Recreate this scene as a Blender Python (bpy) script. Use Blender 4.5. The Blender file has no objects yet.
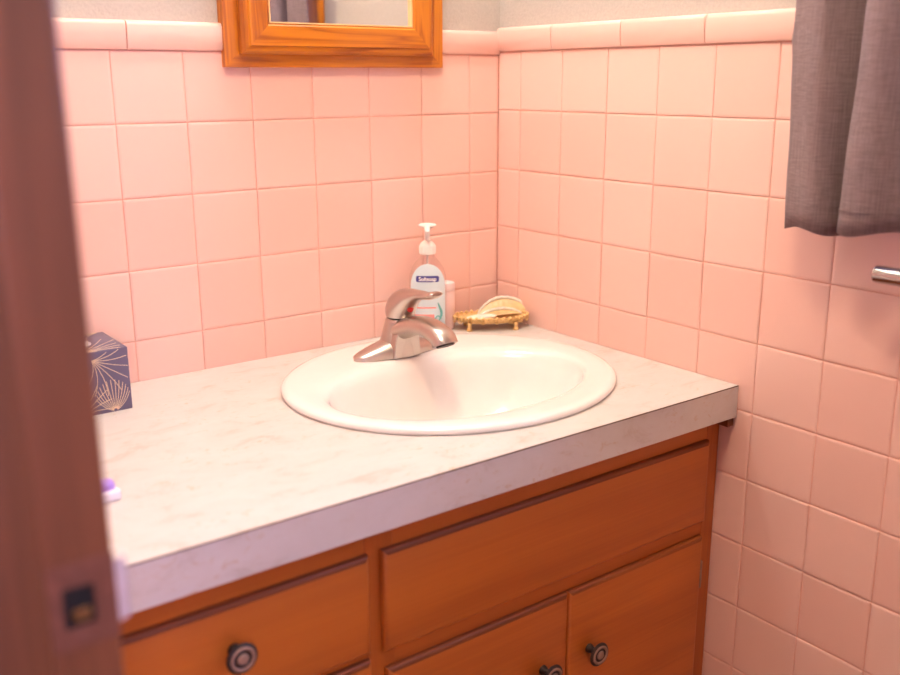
import bpy, bmesh, math, random
from mathutils import Vector, Matrix
random.seed(7)
sc = bpy.context.scene
COL = sc.collection
H = 0.80                      # counter height above the floor; heights below are relative to the counter top
PI = math.pi

# ------------------------------------------------------------------ materials
def newmat(name):
    m = bpy.data.materials.new(name); m.use_nodes = True
    nt = m.node_tree
    return m, nt, nt.nodes['Principled BSDF']
def N(nt, t, **kw):
    n = nt.nodes.new(t)
    for k, v in kw.items():
        if k in n.inputs: n.inputs[k].default_value = v
        else: setattr(n, k, v)
    return n
def ramp(nt, stops):
    r = nt.nodes.new('ShaderNodeValToRGB')
    e = r.color_ramp.elements
    while len(e) < len(stops): e.new(0.5)
    for i, (p, c) in enumerate(stops):
        e[i].position = p; e[i].color = (*c, 1)
    return r
def coords(nt, scale=(1,1,1), rot=(0,0,0)):
    tc = nt.nodes.new('ShaderNodeTexCoord'); mp = nt.nodes.new('ShaderNodeMapping')
    mp.inputs['Scale'].default_value = scale; mp.inputs['Rotation'].default_value = rot
    nt.links.new(tc.outputs['Object'], mp.inputs['Vector'])
    return mp.outputs['Vector']
def bump(nt, b, src, strength, dist=0.001):
    n = N(nt, 'ShaderNodeBump', Strength=strength, Distance=dist)
    nt.links.new(src, n.inputs['Height']); nt.links.new(n.outputs['Normal'], b.inputs['Normal'])
def plain(name, col, rough=0.5, metal=0.0, coat=0.0, mottled=0.06, scale=40, spec=0.5):
    m, nt, b = newmat(name)
    v = coords(nt)
    nz = N(nt, 'ShaderNodeTexNoise', Scale=scale, Detail=3.0); nt.links.new(v, nz.inputs['Vector'])
    lo = tuple(max(0, c*(1-mottled)) for c in col); hi = tuple(min(1, c*(1+mottled)) for c in col)
    r = ramp(nt, [(0.3, lo), (0.7, hi)]); nt.links.new(nz.outputs['Fac'], r.inputs['Fac'])
    nt.links.new(r.outputs['Color'], b.inputs['Base Color'])
    b.inputs['Roughness'].default_value = rough; b.inputs['Metallic'].default_value = metal
    b.inputs['Coat Weight'].default_value = coat; b.inputs['Coat Roughness'].default_value = 0.06
    b.inputs['Specular IOR Level'].default_value = spec
    return m
def wood(name, axis, dark, mid, light, ring=26, rough=0.35, contrast=1.0, coat=0.15):
    m, nt, b = newmat(name)
    s = [1, 1, 1]; s['xyz'.index(axis)] = 0.07
    v = coords(nt, tuple(s))
    n1 = N(nt, 'ShaderNodeTexNoise', Scale=ring, Detail=3.0, Distortion=0.8); nt.links.new(v, n1.inputs['Vector'])
    s2 = [1, 1, 1]; s2['xyz'.index(axis)] = 0.02
    v2 = coords(nt, tuple(s2))
    n2 = N(nt, 'ShaderNodeTexNoise', Scale=260.0, Detail=2.0); nt.links.new(v2, n2.inputs['Vector'])
    mul = N(nt, 'ShaderNodeMath', operation='MULTIPLY'); mul.inputs[1].default_value = 7.0
    nt.links.new(n1.outputs['Fac'], mul.inputs[0])
    fr = N(nt, 'ShaderNodeMath', operation='PINGPONG'); fr.inputs[1].default_value = 1.0
    nt.links.new(mul.outputs[0], fr.inputs[0])
    mix = N(nt, 'ShaderNodeMath', operation='MULTIPLY_ADD'); mix.inputs[1].default_value = 0.35
    nt.links.new(n2.outputs['Fac'], mix.inputs[0])
    sc_ = N(nt, 'ShaderNodeMath', operation='MULTIPLY'); sc_.inputs[1].default_value = 0.65*contrast
    nt.links.new(fr.outputs[0], sc_.inputs[0]); nt.links.new(sc_.outputs[0], mix.inputs[2])
    r = ramp(nt, [(0.12, dark), (0.45, mid), (0.9, light)])
    nt.links.new(mix.outputs[0], r.inputs['Fac']); nt.links.new(r.outputs['Color'], b.inputs['Base Color'])
    b.inputs['Roughness'].default_value = rough; b.inputs['Coat Weight'].default_value = coat
    b.inputs['Coat Roughness'].default_value = 0.2
    bump(nt, b, n2.outputs['Fac'], 0.12, 0.0006)
    return m
def tile_mat(name, col):
    m, nt, b = newmat(name)
    at = N(nt, 'ShaderNodeAttribute', attribute_name='shade')
    v = coords(nt)
    nz = N(nt, 'ShaderNodeTexNoise', Scale=14.0, Detail=4.0, Roughness=0.6); nt.links.new(v, nz.inputs['Vector'])
    r1 = ramp(nt, [(0.0, tuple(c*f for c, f in zip(col, (0.98, 0.95, 0.94)))), (1.0, tuple(min(1, c*f) for c, f in zip(col, (1.01, 1.05, 1.06))))])
    nt.links.new(at.outputs['Fac'], r1.inputs['Fac'])
    r2 = ramp(nt, [(0.62, (0, 0, 0)), (0.80, (0.16, 0.16, 0.16))])
    nt.links.new(nz.outputs['Fac'], r2.inputs['Fac'])
    mx = N(nt, 'ShaderNodeMixRGB'); mx.inputs['Color2'].default_value = (0.88, 0.62, 0.55, 1)   # chalky soap film
    nt.links.new(r2.outputs['Color'], mx.inputs['Fac']); nt.links.new(r1.outputs['Color'], mx.inputs['Color1'])
    nt.links.new(mx.outputs['Color'], b.inputs['Base Color'])
    b.inputs['Roughness'].default_value = 0.32
    n2 = N(nt, 'ShaderNodeTexNoise', Scale=22.0, Detail=1.0); nt.links.new(v, n2.inputs['Vector'])
    bump(nt, b, n2.outputs['Fac'], 0.25, 0.002)
    return m
def plaster(name, col):
    m, nt, b = newmat(name)
    v = coords(nt)
    nz = N(nt, 'ShaderNodeTexNoise', Scale=220.0, Detail=4.0); nt.links.new(v, nz.inputs['Vector'])
    r = ramp(nt, [(0.3, tuple(c*0.95 for c in col)), (0.7, tuple(min(1, c*1.04) for c in col))])
    nt.links.new(nz.outputs['Fac'], r.inputs['Fac']); nt.links.new(r.outputs['Color'], b.inputs['Base Color'])
    b.inputs['Roughness'].default_value = 0.8
    bump(nt, b, nz.outputs['Fac'], 0.5, 0.0015)
    return m
def laminate(name):
    m, nt, b = newmat(name)
    v = coords(nt, (1.0, 1.9, 1.6), (0, 0, 0.35))
    n1 = N(nt, 'ShaderNodeTexNoise', Scale=13.0, Detail=8.0, Roughness=0.70, Distortion=0.6); nt.links.new(v, n1.inputs['Vector'])
    n2 = N(nt, 'ShaderNodeTexNoise', Scale=44.0, Detail=6.0, Roughness=0.7, Distortion=1.2); nt.links.new(v, n2.inputs['Vector'])
    r1 = ramp(nt, [(0.30, (0.47, 0.42, 0.365)), (0.44, (0.575, 0.545, 0.515)), (0.72, (0.61, 0.59, 0.57))])
    nt.links.new(n1.outputs['Fac'], r1.inputs['Fac'])
    r2 = ramp(nt, [(0.32, (0.75, 0.75, 0.75)), (0.42, (0, 0, 0)), (1.0, (0, 0, 0))])
    nt.links.new(n2.outputs['Fac'], r2.inputs['Fac'])
    n3 = N(nt, 'ShaderNodeTexNoise', Scale=5.0, Detail=2.0); nt.links.new(v, n3.inputs['Vector'])
    r3 = ramp(nt, [(0.42, (0, 0, 0)), (0.6, (1, 1, 1))]); nt.links.new(n3.outputs['Fac'], r3.inputs['Fac'])
    mm = N(nt, 'ShaderNodeMixRGB', blend_type='MULTIPLY'); mm.inputs['Fac'].default_value = 1
    nt.links.new(r2.outputs['Color'], mm.inputs['Color1']); nt.links.new(r3.outputs['Color'], mm.inputs['Color2'])
    mx = N(nt, 'ShaderNodeMixRGB'); mx.inputs['Color2'].default_value = (0.50, 0.36, 0.22, 1)
    nt.links.new(mm.outputs['Color'], mx.inputs['Fac']); nt.links.new(r1.outputs['Color'], mx.inputs['Color1'])
    nt.links.new(mx.outputs['Color'], b.inputs['Base Color'])
    b.inputs['Roughness'].default_value = 0.42
    return m
def fabric(name, col):
    m, nt, b = newmat(name)
    v = coords(nt, (40, 60, 560)); v2 = coords(nt, (600, 600, 25))
    a = N(nt, 'ShaderNodeTexNoise', Scale=1.0, Detail=2.0); nt.links.new(v, a.inputs['Vector'])
    c = N(nt, 'ShaderNodeTexNoise', Scale=1.0, Detail=2.0); nt.links.new(v2, c.inputs['Vector'])
    ad = N(nt, 'ShaderNodeMath', operation='ADD'); nt.links.new(a.outputs['Fac'], ad.inputs[0]); nt.links.new(c.outputs['Fac'], ad.inputs[1])
    r = ramp(nt, [(0.0, tuple(x*0.35 for x in col)), (1.0, tuple(x*1.65 for x in col))])
    hf = N(nt, 'ShaderNodeMath', operation='MULTIPLY'); hf.inputs[1].default_value = 0.5
    nt.links.new(ad.outputs[0], hf.inputs[0]); nt.links.new(hf.outputs[0], r.inputs['Fac'])
    nt.links.new(r.outputs['Color'], b.inputs['Base Color'])
    b.inputs['Roughness'].default_value = 0.9; b.inputs['Specular IOR Level'].default_value = 0.15
    b.inputs['Sheen Weight'].default_value = 0.15
    bump(nt, b, ad.outputs[0], 0.4, 0.0008)
    tr_ = N(nt, 'ShaderNodeBsdfTranslucent'); nt.links.new(r.outputs['Color'], tr_.inputs['Color'])
    ms = N(nt, 'ShaderNodeMixShader'); ms.inputs[0].default_value = 0.26
    nt.links.new(b.outputs[0], ms.inputs[1]); nt.links.new(tr_.outputs[0], ms.inputs[2])
    nt.links.new(ms.outputs[0], nt.nodes['Material Output'].inputs['Surface'])
    return m
def brushed(name, col, rough=0.3, axis='y'):
    m, nt, b = newmat(name)
    s = [500, 500, 500]; s['xyz'.index(axis)] = 25
    v = coords(nt, tuple(s))
    nz = N(nt, 'ShaderNodeTexNoise', Scale=1.0, Detail=2.0); nt.links.new(v, nz.inputs['Vector'])
    r = ramp(nt, [(0.3, (rough*0.8,)*3), (0.7, (rough*1.25,)*3)])
    nt.links.new(nz.outputs['Fac'], r.inputs['Fac']); nt.links.new(r.outputs['Color'], b.inputs['Roughness'])
    b.inputs['Base Color'].default_value = (*col, 1); b.inputs['Metallic'].default_value = 1
    return m
def clear_plastic(name, tint, gloss=0.12):
    m, nt, b = newmat(name)
    nt.nodes.remove(b)
    out = nt.nodes['Material Output']
    t = N(nt, 'ShaderNodeBsdfTransparent'); t.inputs['Color'].default_value = (*tint, 1)
    g = N(nt, 'ShaderNodeBsdfGlossy', Roughness=0.12)
    lw = N(nt, 'ShaderNodeLayerWeight', Blend=0.25)
    ad = N(nt, 'ShaderNodeMath', operation='MULTIPLY_ADD'); ad.inputs[1].default_value = 0.3; ad.inputs[2].default_value = gloss
    nt.links.new(lw.outputs['Facing'], ad.inputs[0])
    mx = nt.nodes.new('ShaderNodeMixShader')
    nt.links.new(ad.outputs[0], mx.inputs[0]); nt.links.new(t.outputs[0], mx.inputs[1]); nt.links.new(g.outputs[0], mx.inputs[2])
    nt.links.new(mx.outputs[0], out.inputs['Surface'])
    return m

PINK = (0.82, 0.530, 0.458)
M = dict(
 tile=tile_mat('pink_tile', PINK),
 grout=plain('grout', (0.80, 0.42, 0.32), 0.8),
 paint=plaster('wall_paint', (0.46, 0.42, 0.38)),
 white=plaster('white_paint', (0.80, 0.77, 0.72)),
 floor=plain('floor_vinyl', (0.46, 0.28, 0.18), 0.5),
 lam=laminate('marbled_laminate'),
 seam=plain('seam', (0.10, 0.05, 0.025), 0.6),
 sink=plain('porcelain', (0.80, 0.775, 0.75), 0.14, coat=0.4, mottled=0.01),
 vwoodx=wood('vanity_wood_x', 'x', (0.37, 0.092, 0.010), (0.47, 0.128, 0.014), (0.54, 0.155, 0.018), ring=7, contrast=0.6, rough=0.42),
 vwoodz=wood('vanity_wood_z', 'z', (0.34, 0.080, 0.008), (0.44, 0.114, 0.011), (0.50, 0.140, 0.015), ring=7, contrast=0.6, rough=0.42),
 owoodx=wood('oak_x', 'x', (0.33, 0.080, 0.004), (0.53, 0.165, 0.006), (0.62, 0.215, 0.010), ring=38, contrast=0.8),
 owoodz=wood('oak_z', 'z', (0.33, 0.080, 0.004), (0.53, 0.165, 0.006), (0.62, 0.215, 0.010), ring=38, contrast=0.8),
 jamb=wood('jamb_wood', 'z', (0.13, 0.044, 0.018), (0.23, 0.078, 0.034), (0.31, 0.112, 0.048), ring=8, rough=0.4, contrast=0.7),
 nickel=plain('satin_nickel', (0.56, 0.50, 0.455), 0.29, 1.0, mottled=0.02),
 steel=brushed('satin_steel', (0.50, 0.45, 0.42), 0.22),
 dark=plain('dark_metal', (0.028, 0.016, 0.013), 0.5, 0.3),
 bronze=plain('bronze_ring', (0.31, 0.20, 0.15), 0.6, 0.3),
 black=plain('black_hole', (0.012, 0.009, 0.008), 0.9),
 brass=plain('aged_brass', (0.30, 0.20, 0.10), 0.35, 1.0),
 striker=plain('worn_strike_metal', (0.21, 0.085, 0.055), 0.45, 0.3, mottled=0.2, scale=60),
 worn=wood('worn_shaded_edge_wood', 'x', (0.13, 0.030, 0.005), (0.20, 0.048, 0.007), (0.28, 0.075, 0.010), ring=9, rough=0.55, coat=0),  # dark tone is part wear and grime, part overhang shade painted in
 lip=plain('lavender_glint_lip', (0.74, 0.72, 0.78), 0.35, 0.5),  # pale lavender colour paints in daylight glinting off the strike lip
 rose=plain('pale_pink_plastic', (0.80, 0.58, 0.55), 0.3, mottled=0.02),
 mirror=None,
 curtain=fabric('curtain_cloth', (0.28, 0.205, 0.215)),
 gold=plain('gilt_metal', (0.80, 0.55, 0.24), 0.36, 0.5, mottled=0.2, scale=180),
 rim=plain('pale_rim', (0.74, 0.70, 0.60), 0.35, coat=0.3, mottled=0.1, scale=90),
 shell=plain('pearl_shell', (0.62, 0.44, 0.20), 0.35, 0.0, coat=0.3, mottled=0.12, scale=90),
 soap=plain('cream_soap', (0.80, 0.72, 0.60), 0.5, mottled=0.03),
 clear=clear_plastic('clear_plastic', (0.985, 0.965, 0.96), 0.03),
 rosy=clear_plastic('rosy_plastic', (0.92, 0.74, 0.74), 0.35),
 label=plain('pale_label', (0.60, 0.71, 0.76), 0.4, mottled=0.02),
 pumpw=plain('pump_plastic', (0.86, 0.80, 0.76), 0.3, mottled=0.01),
 navy=plain('navy_print', (0.06, 0.06, 0.28), 0.4),
 paper=plain('white_print', (0.86, 0.86, 0.88), 0.5, mottled=0.01),
 coral=plain('coral_print', (0.85, 0.30, 0.27), 0.4),
 teal=plain('teal_print', (0.14, 0.42, 0.40), 0.4),
 capw=plain('rosy_white_cap', (0.84, 0.66, 0.66), 0.4),
 boxblue=plain('slate_navy_card', (0.115, 0.10, 0.17), 0.45, mottled=0.1, scale=15),
 gilt=plain('gilt_line', (0.78, 0.62, 0.42), 0.4, 0.3),
 lilac=plain('lilac_plastic', (0.42, 0.27, 0.72), 0.35),
 whitep=plain('white_plastic', (0.80, 0.78, 0.84), 0.35, mottled=0.01),
 red=plain('red_dot', (0.62, 0.03, 0.03), 0.3),
 bead=plain('pale_bead', (0.80, 0.52, 0.24), 0.35, mottled=0.03),
)
def mk_mirror():
    m, nt, b = newmat('mirror_glass')
    b.inputs['Base Color'].default_value = (0.92, 0.93, 0.93, 1); b.inputs['Metallic'].default_value = 1
    b.inputs['Roughness'].default_value = 0.01
    return m
M['mirror'] = mk_mirror()

# ------------------------------------------------------------------ mesh helpers
def obj(name, bm, mats, parent=None, smooth=False, recalc=True):
    if recalc: bmesh.ops.recalc_face_normals(bm, faces=bm.faces)
    me = bpy.data.meshes.new(name)
    bm.to_mesh(me); bm.free()
    for m in (mats if isinstance(mats, (list, tuple)) else [mats]): me.materials.append(m)
    if smooth is not False:
        for p in me.polygons: p.use_smooth = True
        if smooth is not True: me.set_sharp_from_angle(angle=math.radians(smooth))
    o = bpy.data.objects.new(name, me); COL.objects.link(o)
    if parent: o.parent = parent
    return o
def thing(name, label, cat, loc=(0, 0, 0), rotz=0, group=None):
    o = bpy.data.objects.new(name, None); COL.objects.link(o)
    o.empty_display_size = 0.05
    o.location = loc; o.rotation_euler = (0, 0, rotz)
    o['label'] = label; o['category'] = cat
    if group: o['group'] = group
    return o
def struct(o):
    o['kind'] = 'structure'; return o
def box(bm, x0, x1, y0, y1, z0, z1, bev=0.0, seg=2, mi=0):
    t = bmesh.new()
    vs = [t.verts.new((x, y, z)) for x in (x0, x1) for y in (y0, y1) for z in (z0, z1)]
    for f in ((0,1,3,2), (4,6,7,5), (0,4,5,1), (2,3,7,6), (0,2,6,4), (1,5,7,3)):
        t.faces.new([vs[i] for i in f])
    bmesh.ops.recalc_face_normals(t, faces=t.faces)
    if bev: bmesh.ops.bevel(t, geom=list(t.edges), offset=bev, segments=seg, profile=0.5, affect='EDGES')
    merge(bm, t, mi)
def merge(bm, t, mi=0, mat=None):
    vm = {}
    for v in t.verts: vm[v] = bm.verts.new(mat @ v.co if mat else v.co)
    for f in t.faces:
        try:
            nf = bm.faces.new([vm[v] for v in f.verts]); nf.material_index = mi if mi is not None else f.material_index
        except ValueError: pass
    t.free()
def loft(bm, rings, cap0=True, cap1=True, mi=0, closed=True):
    R = [[bm.verts.new(p) for p in r] for r in rings]
    n = len(R[0])
    for a, b in zip(R, R[1:]):
        for i in range(n if closed else n-1):
            j = (i+1) % n
            f = bm.faces.new((a[i], a[j], b[j], b[i])); f.material_index = mi
    if cap0: f = bm.faces.new(R[0][::-1]); f.material_index = mi
    if cap1: f = bm.faces.new(R[-1]); f.material_index = mi
    return R
def ering(c, u, v, a, b, n=32, p=1.0):
    c = Vector(c); u = Vector(u); v = Vector(v); out = []
    for i in range(n):
        t = 2*PI*i/n; ct, st = math.cos(t), math.sin(t)
        out.append(c + u*(a*math.copysign(abs(ct)**p, ct)) + v*(b*math.copysign(abs(st)**p, st)))
    return out
def lathe(bm, prof, c=(0, 0, 0), axis='z', n=32, mi=0, cap0=True, cap1=True):
    ax = {'z': ((1,0,0), (0,1,0), (0,0,1)), 'y': ((1,0,0), (0,0,1), (0,-1,0)), 'x': ((0,1,0), (0,0,1), (1,0,0))}[axis]
    rings = [ering(Vector(c)+Vector(ax[2])*h, ax[0], ax[1], max(r, 1e-5), max(r, 1e-5), n) for r, h in prof]
    return loft(bm, rings, cap0, cap1, mi)
def tube(bm, pts, r, n=10, mi=0):
    pts = [Vector(p) for p in pts]; rings = []
    prev = None
    for i, p in enumerate(pts):
        d = (pts[min(i+1, len(pts)-1)] - pts[max(i-1, 0)]).normalized()
        u = d.orthogonal().normalized() if prev is None else (prev - d*prev.dot(d)).normalized()
        prev = u; v = d.cross(u)
        rr = r[i] if isinstance(r, (list, tuple)) else r
        rings.append(ering(p, u, v, rr, rr, n))
    loft(bm, rings, mi=mi)
def prism(bm, poly, axis, a, b, mi=0):
    """poly = 2-D points; extruded along axis from a to b."""
    def P(q, h):
        if axis == 'y': return (q[0], h, q[1])
        if axis == 'x': return (h, q[0], q[1])
        return (q[0], q[1], h)
    loft(bm, [[P(q, a) for q in poly], [P(q, b) for q in poly]], mi=mi)

# ------------------------------------------------------------------ tiled walls
P = 0.1082478971
WIN = (-0.690, -1.400, 0.2858, 1.20)        # casing outline on the right wall: y from, y to, z from, z to
ROOM_L, ROOM_F, CEIL = -1.035, -1.80, 1.62
def tile_field(umax, u0, zrows, P_, put, clip=None):
    bm = bmesh.new(); sh = bm.loops.layers.float_color.new('shade')
    us = [-0.0002] + [u0 + i*P_ for i in range(40) if u0 + i*P_ < umax] + [umax]
    g = 0.0005
    for a, b in zip(us, us[1:]):
        for zt, zb in zip(zrows, zrows[1:]):
            rects = [(a, b, zb, zt)]
            if clip:
                c0, c1, c2 = clip; rects = []
                if b <= c0 or a >= c1 or zt <= c2: rects = [(a, b, zb, zt)]
                else:
                    if a < c0: rects.append((a, c0, zb, zt))
                    if b > c1: rects.append((c1, b, zb, zt))
                    if zb < c2: rects.append((max(a, c0), min(b, c1), zb, c2))
            s = random.random(); tx = random.gauss(0, 0.00022); tz = random.gauss(0, 0.00022); tc = random.gauss(0, 0.00012)
            for (p, q, lo, hi) in rects:
                if q-p < 0.008 or hi-lo < 0.008: continue
                R = []
                for ins, dep in ((g, 0.0018), (g+0.0003, 0.0008), (g+0.0012, 0.00042), (g+0.0038, 0.0)):
                    ring = []
                    for uu, zz, su, sz in ((p+ins, lo+ins, -1, -1), (q-ins, lo+ins, 1, -1), (q-ins, hi-ins, 1, 1), (p+ins, hi-ins, -1, 1)):
                        ring.append(bm.verts.new(put(uu, dep + su*tx + sz*tz + tc, zz)))
                    R.append(ring)
                fs = [bm.faces.new((r[i], r[(i+1) % 4], r2[(i+1) % 4], r2[i])) for r, r2 in zip(R, R[1:]) for i in range(4)]
                fs.append(bm.faces.new(R[-1]))
                for f in fs:
                    for l in f.loops: l[sh] = (s, s, s, 1)
    return bm
def cap_row(spans, z0, h, put):
    bm = bmesh.new(); sh = bm.loops.layers.float_color.new('shade')
    prof = [(0.0025, 0.0), (-0.0035, 0.0012), (-0.0055, 0.005), (-0.0066, 0.55), (-0.0068, 0.83), (-0.0058, 0.92), (-0.0030, 0.98), (0.002, 1.0), (0.012, 1.0)]
    for a, b in spans:
        s = random.random()
        rings = []
        for u in (a+0.0007, a+0.0016, b-0.0016, b-0.0007):
            e = 0.0008 if u in (a+0.0007, b-0.0007) else 0
            rings.append([put(u, d+e, z0 + (hh if i in (1, 2) else hh*h) - (e if hh == 1.0 else 0)) for i, (d, hh) in enumerate(prof)])
        n0 = len(bm.faces)
        loft(bm, rings, True, True, closed=False)
        bm.faces.ensure_lookup_table()
        for f in bm.faces[n0:]:
            for l in f.loops: l[sh] = (s, s, s, 1)
    return bm
zt = 0.4967
rows_b = [zt-0.0045] + [zt - r*P for r in range(1, 12)] + [-H+0.001]
rows_r = [z+0.0055 for z in rows_b[:-1]] + [-H+0.001]

bm = bmesh.new(); box(bm, ROOM_L-0.12, 0.12, 0.008, 0.12, -H, CEIL)
wb = struct(obj('wall_back', bm, M['paint']))
putb = lambda u, d, z: (-u, d, z)
bm = bmesh.new(); box(bm, ROOM_L, 0.0015, 0.0018, 0.008, -H, rows_b[0]); obj('grout_bed', bm, M['grout'], wb)
obj('wall_tiling', tile_field(-ROOM_L, 0.0671, rows_b, P, putb), M['tile'], wb)
j = [-ROOM_L, 0.853, 0.6915, 0.5285, 0.3655, 0.2025, 0.0]
obj('tile_cap', cap_row([(b, a) for a, b in zip(j, j[1:])], rows_b[0], 0.0415, putb), M['tile'], wb, smooth=40)

wy0, wy1, wz0, wz1 = -0.745, -1.345, 0.34, 1.145       # the opening itself
bm = bmesh.new()
box(bm, 0.008, 0.12, wy0, 0.008, -H, CEIL); box(bm, 0.008, 0.12, ROOM_F, wy1, -H, CEIL)
box(bm, 0.008, 0.12, wy1, wy0, -H, wz0); box(bm, 0.008, 0.12, wy1, wy0, wz1, CEIL)
wr = struct(obj('wall_right', bm, M['paint']))
putr = lambda u, d, z: (d, -u, z)
bm = bmesh.new()
box(bm, 0.0018, 0.008, WIN[0], 0.0015, -H, rows_r[0]); box(bm, 0.0018, 0.008, ROOM_F, WIN[1], -H, rows_r[0]); box(bm, 0.0018, 0.008, WIN[1], WIN[0], -H, WIN[2])
obj('grout_bed', bm, M['grout'], wr)
obj('wall_tiling', tile_field(-ROOM_F, 0.0616, rows_r, P, putr, (-WIN[0], -WIN[1], WIN[2])), M['tile'], wr)
j = [0.0, 0.1460, 0.3085, 0.4755, 0.638, -WIN[0]]
sp = list(zip(j, j[1:])) + [(-WIN[1], 1.56), (1.56, -ROOM_F)]
obj('tile_cap', cap_row(sp, rows_r[0], 0.0425, putr), M['tile'], wr, smooth=40)

JX = -1.0245                   # room-side edge of the jamb
JY = -0.85                    # far jamb of the doorway
bm = bmesh.new()
box(bm, ROOM_L-0.115, ROOM_L, JY+0.02, 0.008, -H, CEIL)
box(bm, ROOM_L-0.115, ROOM_L, ROOM_F, -1.69, -H, CEIL)
box(bm, ROOM_L-0.115, ROOM_L, -1.69, JY+0.02, 1.25, CEIL)
wl = struct(obj('wall_left', bm, M['paint']))
bm = bmesh.new(); box(bm, ROOM_L-0.12, 0.12, ROOM_F-0.12, ROOM_F, -H, CEIL); struct(obj('wall_front', bm, M['paint']))
bm = bmesh.new()
putl = lambda u, d, z: (ROOM_L-d+0.0062, -u, z)
obj('wall_tiling', tile_field(0.825, 0.0616, rows_r, P, putl), M['tile'], wl)
wf = bpy.data.objects['wall_front']; putf = lambda u, d, z: (-u, ROOM_F-d+0.0062, z)
obj('wall_tiling', tile_field(-ROOM_L, 0.0671, rows_b, P, putf), M['tile'], wf)
bm.free(); bm = bmesh.new(); box(bm, -2.4, 0.12, -2.6, 0.12, -H-0.1, -H); struct(obj('floor', bm, M['floor']))
bm = bmesh.new(); box(bm, ROOM_L-0.12, 0.12, ROOM_F-0.12, 0.12, CEIL, CEIL+0.1); struct(obj('ceiling', bm, M['white']))

# doorway jamb (the blurred wooden post in the foreground)
jamb = bmesh.new()
box(jamb, ROOM_L-0.122, JX, JY, JY+0.02, -H, 1.25, 0.0035, 3)
tr = struct(obj('trim_1', jamb, M['jamb'], smooth=50))
bm = bmesh.new(); box(bm, JX-0.083, JX-0.045, JY-0.011, JY, -H, 1.24, 0.003, 2); obj('door_stop', bm, M['jamb'], tr, smooth=50)
bm = bmesh.new(); box(bm, ROOM_L+0.0002, JX-0.002, JY+0.0205, JY+0.075, -H, 1.30, 0.003, 2); obj('door_casing', bm, M['jamb'], tr, smooth=50)
# strike plate with its square hole and a lip that curls round the corner
bm = bmesh.new()
sx0, sx1, sz0, sz1 = JX-0.0435, JX-0.0005, 0.096, 0.156
hx0, hx1, hz0, hz1 = JX-0.0345, JX-0.0145, 0.111, 0.139
yy = JY-0.0012
for a, b, c, d in ((sx0, hx0, sz0, sz1), (hx1, sx1, sz0, sz1), (hx0, hx1, sz0, hz0), (hx0, hx1, hz1, sz1)):
    box(bm, a, b, yy, JY, c, d)
sp_ = obj('strike_plate', bm, M['striker'], tr)
bm = bmesh.new()
ring = []
for ang in [0, 15, 30, 45, 60, 75, 90]:
    t = math.radians(ang); ring.append((sx1 + 0.010*math.sin(t), JY + 0.0095 - 0.0107*math.cos(t)))
zz0, zz1 = 0.106, 0.150
loft(bm, [[(x, y, z) for z in (zz0, zz1)] + [(x-0.0012, y+0.0012, z) for z in (zz1, zz0)] for x, y in ring])
obj('strike_lip', bm, M['lip'], sp_)
bm = bmesh.new(); box(bm, hx0, hx1, JY-0.0004, JY+0.001, hz0, hz1); box(bm, hx0-0.002, hx0+0.006, JY-0.0008, JY, hz0, hz1); obj('strike_hole', bm, M['black'], sp_)
bm = bmesh.new(); box(bm, hx0+0.003, hx1-0.003, JY-0.0008, JY+0.001, hz0+0.003, hz0+0.012, 0.0004); obj('brass_tongue', bm, M['brass'], sp_)
for dz in (0.1035, 0.1475):
    bm = bmesh.new(); lathe(bm, [(0.0030, 0), (0.0030, 0.0006), (0.002, 0.0011)], ((hx0+hx1)/2, JY-0.001, dz), 'y', 16); obj('screw', bm, M['striker'], sp_)
# near jamb and head of the doorway, behind the camera's edge of view
bm = bmesh.new(); box(bm, ROOM_L-0.122, ROOM_L-0.002, -1.69, -1.67, -H, 1.25, 0.003); box(bm, ROOM_L-0.122, ROOM_L-0.002, -1.67, JY, 1.23, 1.25, 0.003)
struct(obj('trim_2', bm, M['jamb']))

# ------------------------------------------------------------------ window, behind the curtain
bm = bmesh.new()
box(bm, -0.012, 0.006, WIN[0]-0.055, WIN[0], WIN[2], WIN[3], 0.003); box(bm, -0.012, 0.006, WIN[1], WIN[1]+0.055, WIN[2], WIN[3], 0.003)
box(bm, -0.012, 0.006, WIN[1]+0.055, WIN[0]-0.055, WIN[3]-0.055, WIN[3], 0.003); box(bm, -0.016, 0.006, WIN[1]+0.055, WIN[0]-0.055, WIN[2], WIN[2]+0.055, 0.003)
win = struct(obj('window_1', bm, M['owoodz']))
bm = bmesh.new()
for z0, z1 in ((wz0, wz0+0.035), (wz1-0.035, wz1), ((wz0+wz1)/2-0.018, (wz0+wz1)/2+0.018)): box(bm, 0.05, 0.075, wy1, wy0, z0, z1)
for y0, y1 in ((wy0-0.03, wy0), (wy1, wy1+0.03)): box(bm, 0.0505, 0.0745, y0, y1, wz0, wz1)
obj('sash', bm, M['owoodx'], win)
bm = bmesh.new(); box(bm, 0.060, 0.064, wy1+0.02, wy0-0.02, wz0+0.02, wz1-0.02); obj('pane', bm, M['clear'], win)

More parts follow.
